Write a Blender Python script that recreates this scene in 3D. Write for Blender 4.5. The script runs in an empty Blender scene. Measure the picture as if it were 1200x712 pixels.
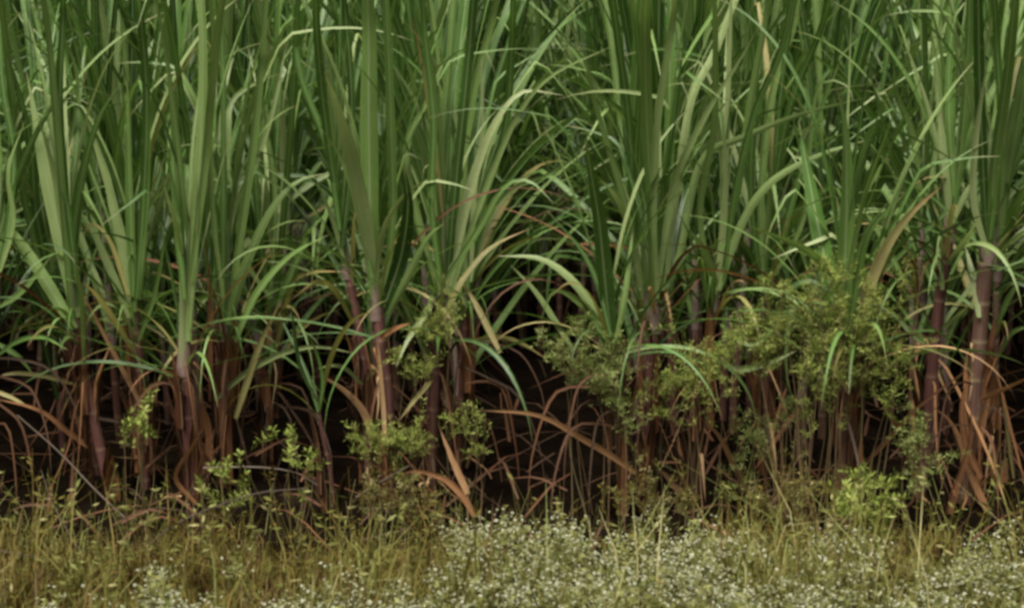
import bpy, math, random
import numpy as np
from mathutils import Vector, Matrix
R = math.radians
rnd = random.Random(11)
S = bpy.context.scene
col = S.collection

# ------------------------------------------------------------------ camera
F = 2500.0                       # focal length in pixels of a 1200 px wide frame
CAM_H, PITCH = 1.3, R(9.2)
cd = bpy.data.cameras.new('camera'); cam = bpy.data.objects.new('camera', cd); col.objects.link(cam)
cd.sensor_width = 36; cd.lens = 36 * F / 1200
cam.location = (0, 0, CAM_H); cam.rotation_euler = (R(90) - PITCH, 0, 0)
cd.clip_end = 500; cd.clip_start = .05
cd.dof.use_dof = True; cd.dof.focus_distance = 5.0; cd.dof.aperture_fstop = 5.6
S.camera = cam
# ------------------------------------------------------------------ sky, sun, exposure
SUN_EL, SUN_AZ = R(64), R(212)   # high soft sun behind cloud, behind the camera's left shoulder
w = bpy.data.worlds.new('World'); S.world = w; w.use_nodes = True
nt = w.node_tree; bg = nt.nodes['Background']
sky = nt.nodes.new('ShaderNodeTexSky'); sky.sky_type = 'NISHITA'; sky.sun_disc = False
sky.sun_elevation = SUN_EL; sky.sun_rotation = SUN_AZ
sky.air_density = 1.0; sky.dust_density = 6.0; sky.ozone_density = 1.0
hs = nt.nodes.new('ShaderNodeHueSaturation'); hs.inputs['Saturation'].default_value = .15   # cloud cover
nt.links.new(sky.outputs[0], hs.inputs['Color']); 
tc = nt.nodes.new('ShaderNodeTexCoord'); sx = nt.nodes.new('ShaderNodeSeparateXYZ'); nt.links.new(tc.outputs['Generated'], sx.inputs[0])
mr = nt.nodes.new('ShaderNodeMapRange'); mr.inputs[1].default_value = 0; mr.inputs[2].default_value = .9; mr.inputs[3].default_value = .05; mr.inputs[4].default_value = 1.9
nt.links.new(sx.outputs[2], mr.inputs[0])        # an overcast sky is brightest overhead
vm = nt.nodes.new('ShaderNodeVectorMath'); vm.operation = 'SCALE'; nt.links.new(hs.outputs[0], vm.inputs[0]); nt.links.new(mr.outputs[0], vm.inputs['Scale'])
nt.links.new(vm.outputs[0], bg.inputs[0]); bg.inputs[1].default_value = .05
sd = bpy.data.lights.new('sun', 'SUN'); sd.energy = 4.2; sd.angle = R(36); sd.color = (1, .95, .86)
so = bpy.data.objects.new('sun', sd); col.objects.link(so)
sv = Vector((math.sin(SUN_AZ) * math.cos(SUN_EL), math.cos(SUN_AZ) * math.cos(SUN_EL), math.sin(SUN_EL)))
so.rotation_euler = (-sv).to_track_quat('-Z', 'Y').to_euler()
so.location = sv * 20
S.view_settings.view_transform = 'Standard'; S.view_settings.look = 'None'
S.view_settings.exposure = 0.64; S.view_settings.gamma = 1
S.cycles.filter_width = 3.1
S.cycles.max_bounces = 6; S.cycles.transmission_bounces = 3; S.cycles.diffuse_bounces = 2; S.cycles.glossy_bounces = 2

# ------------------------------------------------------------------ materials
def mat(name): 
    m = bpy.data.materials.new(name); m.use_nodes = True
    return m, m.node_tree.nodes, m.node_tree.links, m.node_tree.nodes['Principled BSDF']
def ramp(N, stops):
    r = N.new('ShaderNodeValToRGB'); e = r.color_ramp.elements
    while len(e) < len(stops): e.new(.5)
    for el, (p, c) in zip(e, stops): el.position = p; el.color = (*c, 1)
    return r
def mixc(N, L, f, a, b, mode='MIX'):
    n = N.new('ShaderNodeMix'); n.data_type = 'RGBA'; n.blend_type = mode
    for s, v in ((n.inputs[0], f), (n.inputs[6], a), (n.inputs[7], b)):
        if hasattr(v, 'is_output'): L.new(v, s)
        elif isinstance(v, tuple): s.default_value = (*v, 1)
        else: s.default_value = v
    return n.outputs[2]
def math_n(N, L, op, a, b=None):
    n = N.new('ShaderNodeMath'); n.operation = op
    for s, v in zip(n.inputs, (a, b)):
        if v is None: continue
        if hasattr(v, 'is_output'): L.new(v, s)
        else: s.default_value = v
    return n.outputs[0]
def uvn(N, L):
    u = N.new('ShaderNodeUVMap'); u.uv_map = 'UVMap'
    s = N.new('ShaderNodeSeparateXYZ'); L.new(u.outputs[0], s.inputs[0])
    return u.outputs[0], s.outputs[0], s.outputs[1]
def attr(N, name):
    a = N.new('ShaderNodeAttribute'); a.attribute_name = name
    return a.outputs['Fac']

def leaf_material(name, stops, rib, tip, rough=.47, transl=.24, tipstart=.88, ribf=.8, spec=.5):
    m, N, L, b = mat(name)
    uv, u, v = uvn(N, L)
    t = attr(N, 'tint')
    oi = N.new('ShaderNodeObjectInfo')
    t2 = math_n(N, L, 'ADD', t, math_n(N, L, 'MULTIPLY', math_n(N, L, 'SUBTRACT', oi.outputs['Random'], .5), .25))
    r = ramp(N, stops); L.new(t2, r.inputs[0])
    # lengthwise veins and blotches
    mp = N.new('ShaderNodeMapping'); mp.inputs['Scale'].default_value = (26, 1.3, 1); L.new(uv, mp.inputs[0])
    nz = N.new('ShaderNodeTexNoise'); nz.inputs['Scale'].default_value = 1; nz.inputs['Detail'].default_value = 3; L.new(mp.outputs[0], nz.inputs['Vector'])
    g = N.new('ShaderNodeNewGeometry')
    nz2 = N.new('ShaderNodeTexNoise'); nz2.inputs['Scale'].default_value = 9; nz2.inputs['Detail'].default_value = 4; L.new(g.outputs['Position'], nz2.inputs['Vector'])
    c = mixc(N, L, 1.0, r.outputs[0], mixc(N, L, nz.outputs[0], (.45, .48, .42), (1.5, 1.48, 1.55)), 'MULTIPLY')
    c = mixc(N, L, 1.0, c, mixc(N, L, nz2.outputs[0], (.7, .72, .62), (1.3, 1.25, 1.3)), 'MULTIPLY')
    d = math_n(N, L, 'ABSOLUTE', math_n(N, L, 'SUBTRACT', u, .5))
    rb = N.new('ShaderNodeMapRange'); rb.inputs[1].default_value = .035; rb.inputs[2].default_value = .085
    rb.inputs[3].default_value = ribf; rb.inputs[4].default_value = 0; L.new(d, rb.inputs[0])
    c = mixc(N, L, rb.outputs[0], c, rib)
    tp = N.new('ShaderNodeMapRange'); tp.inputs[1].default_value = tipstart; tp.inputs[2].default_value = 1.0; L.new(math_n(N, L, 'ADD', v, math_n(N, L, 'MULTIPLY', math_n(N, L, 'SUBTRACT', nz2.outputs[0], .5), .25)), tp.inputs[0])
    c = mixc(N, L, tp.outputs[0], c, tip)
    sp = N.new('ShaderNodeTexNoise'); sp.inputs['Scale'].default_value = 95; sp.inputs['Detail'].default_value = 2; L.new(g.outputs['Position'], sp.inputs['Vector'])
    sm = N.new('ShaderNodeMapRange'); sm.inputs[1].default_value = .66; sm.inputs[2].default_value = .72; sm.inputs[4].default_value = .7; L.new(sp.outputs[0], sm.inputs[0])
    c = mixc(N, L, sm.outputs[0], c, tip)
    L.new(c, b.inputs['Base Color']); b.inputs['Roughness'].default_value = rough; b.inputs['Specular IOR Level'].default_value = spec
    bp = N.new('ShaderNodeBump'); bp.inputs['Strength'].default_value = .25; bp.inputs['Distance'].default_value = .002
    L.new(nz.outputs[0], bp.inputs['Height']); L.new(bp.outputs[0], b.inputs['Normal'])
    if transl:
        tr = N.new('ShaderNodeBsdfTranslucent'); L.new(mixc(N, L, 1.0, c, (1.1, 1.15, .8), 'MULTIPLY'), tr.inputs[0])
        ms = N.new('ShaderNodeMixShader'); ms.inputs[0].default_value = transl
        L.new(b.outputs[0], ms.inputs[1]); L.new(tr.outputs[0], ms.inputs[2])
        L.new(ms.outputs[0], N['Material Output'].inputs[0])
    return m
M = {}
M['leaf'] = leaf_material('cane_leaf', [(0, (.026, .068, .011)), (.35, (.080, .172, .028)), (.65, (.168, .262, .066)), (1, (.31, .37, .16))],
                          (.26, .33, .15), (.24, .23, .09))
M['dry'] = leaf_material('dry_leaf', [(0, (.022, .010, .005)), (.4, (.115, .044, .018)), (.7, (.37, .175, .075)), (1, (.58, .41, .22))],
                         (.38, .25, .14), (.12, .07, .04), rough=.7, transl=.18, ribf=.5, spec=.25)
M['yellow'] = leaf_material('yellowing_leaf', [(0, (.14, .16, .035)), (.5, (.27, .25, .07)), (1, (.42, .36, .16))],
                            (.4, .36, .18), (.34, .2, .09), rough=.55, transl=.25, tipstart=.7)

def culm_material():
    m, N, L, b = mat('cane_stalk')
    uv, u, v = uvn(N, L)              # v in metres of height above the ground
    g = N.new('ShaderNodeNewGeometry')
    nz = N.new('ShaderNodeTexNoise'); nz.inputs['Scale'].default_value = 22; nz.inputs['Detail'].default_value = 5; L.new(g.outputs['Position'], nz.inputs['Vector'])
    mp = N.new('ShaderNodeMapping'); mp.inputs['Scale'].default_value = (30, 5, 1); L.new(uv, mp.inputs[0])
    st = N.new('ShaderNodeTexNoise'); st.inputs['Scale'].default_value = 1; st.inputs['Detail'].default_value = 3; L.new(mp.outputs[0], st.inputs['Vector'])
    r = ramp(N, [(.25, (.060, .022, .022)), (.5, (.13, .055, .050)), (.72, (.25, .15, .13)), (1, (.38, .32, .30))]); L.new(st.outputs[0], r.inputs[0])
    br = mixc(N, L, nz.outputs[0], (.05, .025, .018), (.20, .11, .07))
    f = math_n(N, L, 'MULTIPLY', nz.outputs[0], 1.0)
    c = mixc(N, L, f, r.outputs[0], br)
    # joints every 9 cm
    fr = math_n(N, L, 'FRACT', math_n(N, L, 'DIVIDE', v, .09))
    nd = N.new('ShaderNodeMapRange'); nd.inputs[1].default_value = .0; nd.inputs[2].default_value = .12; nd.inputs[3].default_value = .8; nd.inputs[4].default_value = 0; L.new(fr, nd.inputs[0])
    c = mixc(N, L, nd.outputs[0], c, (.30, .22, .14))
    oi = N.new('ShaderNodeObjectInfo')
    rv = ramp(N, [(0, (.55, .42, .42)), (.35, (1.0, .9, .95)), (.6, (.85, 1.1, .9)), (.85, (.75, .62, .55)), (1, (1.15, 1.1, 1.2))]); L.new(oi.outputs['Random'], rv.inputs[0])
    c = mixc(N, L, 1.0, c, rv.outputs[0], 'MULTIPLY')
    L.new(c, b.inputs['Base Color']); b.inputs['Roughness'].default_value = .6; b.inputs['Specular IOR Level'].default_value = .3
    return m
M['culm'] = culm_material()
def sheath_material():
    m, N, L, b = mat('green_sheath')
    uv, u, v = uvn(N, L)
    mp = N.new('ShaderNodeMapping'); mp.inputs['Scale'].default_value = (22, 2, 1); L.new(uv, mp.inputs[0])
    st = N.new('ShaderNodeTexNoise'); st.inputs['Scale'].default_value = 1; st.inputs['Detail'].default_value = 3; L.new(mp.outputs[0], st.inputs['Vector'])
    gr = mixc(N, L, st.outputs[0], (.055, .095, .025), (.20, .25, .11))
    pu = mixc(N, L, st.outputs[0], (.10, .045, .045), (.27, .20, .17))
    f = N.new('ShaderNodeMapRange'); f.inputs[1].default_value = .05; f.inputs[2].default_value = .75; L.new(v, f.inputs[0])
    L.new(mixc(N, L, f.outputs[0], pu, gr), b.inputs['Base Color']); b.inputs['Roughness'].default_value = .5
    return m
M['sheath'] = sheath_material()
def plain(name, stops, rough=.7, transl=0, spec=.3, scale=40):
    m, N, L, b = mat(name)
    g = N.new('ShaderNodeNewGeometry')
    nz = N.new('ShaderNodeTexNoise'); nz.inputs['Scale'].default_value = scale; L.new(g.outputs['Position'], nz.inputs['Vector'])
    t = math_n(N, L, 'ADD', attr(N, 'tint'), math_n(N, L, 'MULTIPLY', math_n(N, L, 'SUBTRACT', nz.outputs[0], .5), .5))
    r = ramp(N, stops); L.new(t, r.inputs[0])
    L.new(r.outputs[0], b.inputs['Base Color']); b.inputs['Roughness'].default_value = rough; b.inputs['Specular IOR Level'].default_value = spec
    if transl:
        tr = N.new('ShaderNodeBsdfTranslucent'); L.new(r.outputs[0], tr.inputs[0])
        ms = N.new('ShaderNodeMixShader'); ms.inputs[0].default_value = transl
        L.new(b.outputs[0], ms.inputs[1]); L.new(tr.outputs[0], ms.inputs[2]); L.new(ms.outputs[0], N['Material Output'].inputs[0])
    return m
M['grass'] = plain('verge_grass', [(0, (.060, .030, .007)), (.25, (.130, .085, .013)), (.55, (.125, .118, .018)), (.85, (.16, .18, .045)), (1, (.32, .28, .12))], transl=.25, scale=6)
M['weed'] = plain('weed_leaflet', [(0, (.115, .150, .022)), (.5, (.225, .275, .048)), (1, (.39, .43, .12))], transl=.3)
M['greyweed'] = plain('grey_weed_leaflet', [(0, (.115, .150, .028)), (.5, (.21, .255, .060)), (1, (.35, .39, .14))], transl=.25)
M['flowerleaf'] = plain('flowering_weed_leaf', [(0, (.07, .080, .015)), (.5, (.155, .165, .040)), (1, (.27, .28, .10))], transl=.25)
M['flower'] = plain('white_floret', [(0, (.20, .21, .10)), (.6, (.31, .32, .19)), (1, (.50, .50, .37))], transl=.2, rough=.8)
M['twig'] = plain('twig_bark', [(0, (.05, .032, .022)), (1, (.17, .13, .10))])
M['stem'] = plain('weed_stem', [(0, (.07, .06, .022)), (1, (.15, .09, .045))])

def soil():
    m, N, L, b = mat('soil')
    g = N.new('ShaderNodeNewGeometry')
    n1 = N.new('ShaderNodeTexNoise'); n1.inputs['Scale'].default_value = 7; n1.inputs['Detail'].default_value = 8; L.new(g.outputs['Position'], n1.inputs['Vector'])
    r = ramp(N, [(.3, (.003, .002, .0015)), (.6, (.008, .0055, .0035)), (.8, (.018, .012, .007))]); L.new(n1.outputs[0], r.inputs[0])
    L.new(r.outputs[0], b.inputs['Base Color']); b.inputs['Roughness'].default_value = 1; b.inputs['Specular IOR Level'].default_value = 0
    bp = N.new('ShaderNodeBump'); bp.inputs['Distance'].default_value = .03; L.new(n1.outputs[0], bp.inputs['Height']); L.new(bp.outputs[0], b.inputs['Normal'])
    return m
M['soil'] = soil()

# ------------------------------------------------------------------ mesh helpers
class MB:
    def __init__(s): s.v = []; s.f = []; s.uv = []; s.t = []; s.mi = []
    def quadgrid(s, rows, uvs, tint, mi=0):
        """rows: list of rings of points"""
        n = len(rows[0]); b = len(s.v)
        for r, ur in zip(rows, uvs):
            s.v.extend(r); s.uv.extend(ur); s.t.extend([tint] * n)
        for i in range(len(rows) - 1):
            for j in range(n - 1):
                a = b + i * n + j
                s.f.append((a, a + 1, a + n + 1, a + n)); s.mi.append(mi)
    def face(s, pts, tint, mi=0):
        b = len(s.v); s.v.extend(pts); s.t.extend([tint] * len(pts)); s.uv.extend([(.3, .3)] * len(pts))
        s.f.append(tuple(range(b, b + len(pts)))); s.mi.append(mi)
    def mesh(s, name, mats, smooth=True):
        me = bpy.data.meshes.new(name)
        me.from_pydata([tuple(p) for p in s.v], [], s.f)
        for m in (mats if isinstance(mats, (list, tuple)) else [mats]): me.materials.append(m)
        ul = me.uv_layers.new(name='UVMap')
        li = np.empty(len(me.loops), dtype=np.int32); me.loops.foreach_get('vertex_index', li)
        uv = np.array(s.uv, dtype=np.float32)[li]; ul.data.foreach_set('uv', uv.ravel())
        a = me.attributes.new('tint', 'FLOAT', 'POINT'); a.data.foreach_set('value', np.array(s.t, dtype=np.float32))
        me.polygons.foreach_set('material_index', np.array(s.mi, dtype=np.int32))
        if smooth: me.polygons.foreach_set('use_smooth', np.ones(len(me.polygons), dtype=bool))
        me.update(); return me
    def build(s, name, mats, parent=None, smooth=True):
        o = bpy.data.objects.new(name, s.mesh(name, mats, smooth)); col.objects.link(o)
        if parent:
            o.parent = parent; o.location = (0, 0, 0)
            o.data.transform(Matrix.Translation(-parent.location))
        return o

def spline(pts, n):
    P = [Vector(p) for p in pts]
    if len(P) == 2: return [P[0].lerp(P[1], i / n) for i in range(n + 1)]
    P = [P[0] * 2 - P[1]] + P + [P[-1] * 2 - P[-2]]
    # resample evenly by chord length
    seg = [(P[i + 1] - P[i]).length for i in range(1, len(P) - 2)]
    tot = sum(seg); out = []
    for k in range(n + 1):
        d = tot * k / n; i = 0
        while i < len(seg) - 1 and d > seg[i]: d -= seg[i]; i += 1
        t = min(1, d / max(seg[i], 1e-6)); a, b, c, e = P[i:i + 4]
        out.append(.5 * ((2 * b) + (c - a) * t + (2 * a - 5 * b + 4 * c - e) * t * t + (3 * b - a - 3 * c + e) * t ** 3))
    return out
def prof(t, kind):
    if kind == 'leaf': return (.62 + .38 * min(1, t / .25)) * (1 if t < .35 else max(.03, 1 - ((t - .35) / .65) ** 1.7))
    if kind == 'dry': return (.7 + .3 * min(1, t / .2)) * max(.05, 1 - t ** 2.2)
    if kind == 'even': return max(.1, 1 - t ** 6)
    return 1
def ribbon(mb, pts, width, side=None, twist=(0, 0), kind='leaf', fold=.22, tint=.5, across=5, n=16, wave=0, mi=0, curl=0, seed=None):
    """a leaf blade swept along pts. side(T) gives the width direction at a point"""
    P = spline(pts, n); rr = random.Random(seed if seed is not None else rnd.random())
    ph = rr.uniform(0, 6); ph2 = rr.uniform(0, 6)
    rows = []; uvs = []; Wp = None
    for i, p in enumerate(P):
        t = i / n
        T = (P[min(i + 1, n)] - P[max(i - 1, 0)])
        if T.length < 1e-7: T = Vector((0, 0, 1))
        T.normalize()
        W = side(T) if callable(side) else side - T * side.dot(T)
        if W.length < .08: W = Wp or T.orthogonal()
        W = W.normalized(); 
        if Wp is not None and W.dot(Wp) < 0: W = -W
        Wp = W
        a = twist[0] + (twist[1] - twist[0]) * t
        N_ = T.cross(W)
        W2 = W * math.cos(a) + N_ * math.sin(a); N2 = T.cross(W2)
        w = width * .5 * prof(t, kind)
        row = []; ur = []
        for j in range(across):
            s_ = -1 + 2 * j / (across - 1)
            off = fold * abs(s_) * w * (1 - .3 * t) + curl * s_ * s_ * w
            wv = wave * w * abs(s_) * math.sin(t * 26 + ph + (1.4 if s_ > 0 else 0)) + wave * .5 * w * s_ * math.sin(t * 61 + ph2)
            row.append(p + W2 * (s_ * w) + N2 * (off + wv)); ur.append(((s_ + 1) / 2, t))
        rows.append(row); uvs.append(ur)
    mb.quadgrid(rows, uvs, tint, mi)
def tube(mb, pts, rad, n=10, sides=8, tint=.5, mi=0, joints=0, seed=0, hz=None):
    P = spline(pts, n); rr = random.Random(seed); rows = []; uvs = []
    acc = 0
    for i, p in enumerate(P):
        t = i / n
        if i: acc += (P[i] - P[i - 1]).length
        T = (P[min(i + 1, n)] - P[max(i - 1, 0)]).normalized()
        A = T.cross(Vector((0, 1, 0.01))).normalized(); B = T.cross(A)
        r = rad(t) if callable(rad) else rad
        if joints and (i % joints == 0): r *= 1.07
        rows.append([p + (A * math.cos(q) + B * math.sin(q)) * r for q in [2 * math.pi * k / sides for k in range(sides + 1)]])
        uvs.append([(k / sides, (acc if hz is None else t)) for k in range(sides + 1)])
    mb.quadgrid(rows, uvs, tint, mi)

# ------------------------------------------------------------------ picture <-> place
cp, sp_ = math.cos(PITCH), math.sin(PITCH)
fwd = Vector((0, cp, -sp_)); up = Vector((0, sp_, cp)); rt = Vector((1, 0, 0))
C0 = Vector((0, 0, CAM_H))
def at(px, py, Y):
    d = fwd + rt * ((px - 600) / F) - up * ((py - 356) / F)
    return C0 + d * (Y / d.y)
MPP = 5.1 / F
def tag(o, label=None, cat=None, group=None, kind=None):
    for k, v in (('label', label), ('category', cat), ('group', group), ('kind', kind)):
        if v: o[k] = v
    return o
def empty(name, loc):
    o = bpy.data.objects.new(name, None); o.location = loc; o.empty_display_size = .1; col.objects.link(o); return o

# ------------------------------------------------------------------ ground
def hgt(x, y):
    v = .018 * math.sin(x * 3.1 + 1) * math.sin(y * 2.3) + .012 * math.sin(x * 7.7 + y * 5.1)
    if y > 4.75: v += .05 * min(1, (y - 4.75) / .35) * (.8 + .2 * math.sin(y * 5.7))
    return v
g = MB()
xs = [-200, -60, -20, -8] + [-5 + .2 * i for i in range(51)] + [8, 20, 60, 200]
ys = [-200, -40, -8, 0, 2] + [3 + .15 * i for i in range(60)] + [14, 20, 60, 250]
g.quadgrid([[Vector((x, y, hgt(x, y) if -6 < x < 6 and 2 < y < 13 else 0)) for x in xs] for y in ys], [[(0, 0)] * len(xs)] * len(ys), .5)
tag(g.build('ground', M['soil']), kind='structure')

# ------------------------------------------------------------------ dry trash hugging a stalk
def dry_bits(root, path, k, rr, reach=.25, spread=1.0, zmax=.42):
    """peeling dead sheaths and blades: each a part of its own"""
    for i in range(k):
        z0 = rr.uniform(.04, 1) ** .8 * zmax
        t = min(1, z0 / max(.05, path[-1].z)); n = len(path) - 1
        idx = min(n - 1, int(t * n)); p = path[idx].lerp(path[idx + 1], t * n - idx)
        a = rr.uniform(0, 2 * math.pi)
        out = Vector((math.cos(a), math.sin(a), 0))
        if out.y > 0 and rr.random() < .65: out.y = -out.y
        m = MB()
        if rr.random() < .58:      # sheath clasping the stalk
            L_ = rr.uniform(.12, .25); p0 = p + out * .014 - Vector((0, 0, .5 * L_))
            pts = [p0, p0 + Vector((0, 0, L_ * .5)) + out * .004, p0 + Vector((0, 0, L_)) + out * rr.uniform(.01, .05)]
            if pts[0].z < .02: pts[0].z = .02
            ribbon(m, pts, rr.uniform(.016, .028), side=Vector((-out.y, out.x, 0)), kind='even', fold=-.4, tint=rr.uniform(0, .65), n=8, across=5, curl=-.3, wave=.1)
        else:                      # blade hanging away
            L_ = rr.uniform(.15, .6) * spread
            e = p + out * rr.uniform(.3, .9) * L_ * reach * 2; 
            top = p + out * .025 + Vector((0, 0, rr.uniform(-.04, .03)))
            e.z = max(.02, p.z - rr.uniform(.45, 1.1) * L_)
            mid = top.lerp(e, .5) + out * rr.uniform(-.01, .02) + Vector((rr.uniform(-.02, .02), 0, rr.uniform(-.01, .03)))
            ribbon(m, [p + out * .012, top, mid, e], rr.uniform(.003, .011), side=Vector((-out.y, out.x, rr.uniform(-.3, .3))), kind='dry', fold=.3,
                   tint=rr.uniform(0, 1) ** 1.4 * .95, n=10, across=3, twist=(0, rr.uniform(-1.6, 1.6)), wave=.15)
        m.build('dry_leaf', M['dry'], root)

# ------------------------------------------------------------------ a cane shoot grown freely
def grown_cane(seed, base=Vector((0, 0, 0)), simple=False):
    """returns list of (part name, MB, material key)"""
    rr = random.Random(seed); parts = []
    hc = rr.uniform(.14, .36); lean = rr.uniform(0, .16); la = rr.uniform(0, 6.28)
    ld = Vector((math.cos(la), math.sin(la), 0)) * lean
    hp = hc + rr.uniform(.32, .5)
    def ax(z): return Vector((0, 0, z)) + ld * (max(0, z) ** 1.3)
    r0 = rr.uniform(.008, .012)
    m = MB(); tube(m, [ax(z) for z in (-.03, hc * .35, hc * .7, hc)], lambda t: r0 * (1.05 - .1 * t), n=10, sides=6 if simple else 9, seed=seed); parts.append(('stalk', m, 'culm'))
    m = MB(); tube(m, [ax(hc - .02), ax((hc + hp) / 2), ax(hp), ax(hp + .12)], lambda t: r0 * (1.12 - .75 * t), n=7, sides=6 if simple else 9, hz=1); parts.append(('leaf_sheath', m, 'sheath'))
    phi = rr.uniform(0, 6.28); nl = rr.randint(14, 18)
    for i in range(nl):
        q = i / (nl - 1)                           # 0 lowest leaf, 1 youngest
        z = hc * .7 + (hp + .1 - hc * .7) * q ** .95
        az = phi + (math.pi if i % 2 else 0) + rr.uniform(-.55, .55)
        a0 = R(rr.uniform(18, 50)) * (1 - q) + R(rr.uniform(2, 9)) * q
        bend = R(rr.uniform(45, 105)) * (1 - q) ** 1.5 + R(rr.uniform(3, 38)) * q
        Ln = rr.uniform(.65, .95) * (1 - q) + rr.uniform(.85, 1.2) * q
        kink = rr.uniform(.55, .9) if rr.random() < .35 else None
        kd = rr.uniform(20, 90); o = Vector((math.cos(az), math.sin(az), 0)); p = ax(z); pts = [p.copy()]; K = 10
        for k in range(1, K + 1):
            t = k / K; a = a0 + bend * t ** 2.2
            if kink and t > kink: a += R(kd)
            p = p + (o * math.sin(a) + Vector((0, 0, math.cos(a)))) * (Ln / K)
            if p.z < .05: p.z = .05
            pts.append(p.copy())
        m = MB(); key = 'leaf'
        if q < .15 and rr.random() < .08: key = 'yellow'
        tn = rr.uniform(.0, .6) + (.35 if rr.random() < .14 else 0)
        ribbon(m, pts, rr.uniform(.011, .028), side=Vector((-o.y, o.x, 0)), twist=(rr.uniform(-.4, .4), rr.uniform(-1.1, 1.1)), tint=tn,
               n=10 if simple else 15, across=3 if simple else 5, fold=.3, wave=0 if simple else rr.choice([0, 0, .1]), seed=seed * 31 + i)
        parts.append(('leaf', m, key))
    # dead leaves below, tinted darker to paint in the shade between the inner rows
    for i in range(rr.randint(1, 3)):
        z = rr.uniform(.1, hc); az = rr.uniform(0, 6.28); o = Vector((math.cos(az), math.sin(az), 0)); L_ = rr.uniform(.25, .6)
        p = ax(z) + o * .012; m = MB()
        e = p + o * L_ * rr.uniform(.1, .6); e.z = max(.02, z - L_ * rr.uniform(.3, .9))
        mid = p + o * L_ * rr.uniform(.05, .15) + Vector((0, 0, rr.uniform(-.12, .0))); mid.z = max(mid.z, .02)
        ribbon(m, [p, mid, e], rr.uniform(.006, .016), side=Vector((-o.y, o.x, 0)), kind='dry', tint=rr.uniform(0, .35), n=8, across=3, twist=(0, rr.uniform(-1.5, 1.5)))
        parts.append(('dry_leaf', m, 'dry'))
    return parts

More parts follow.
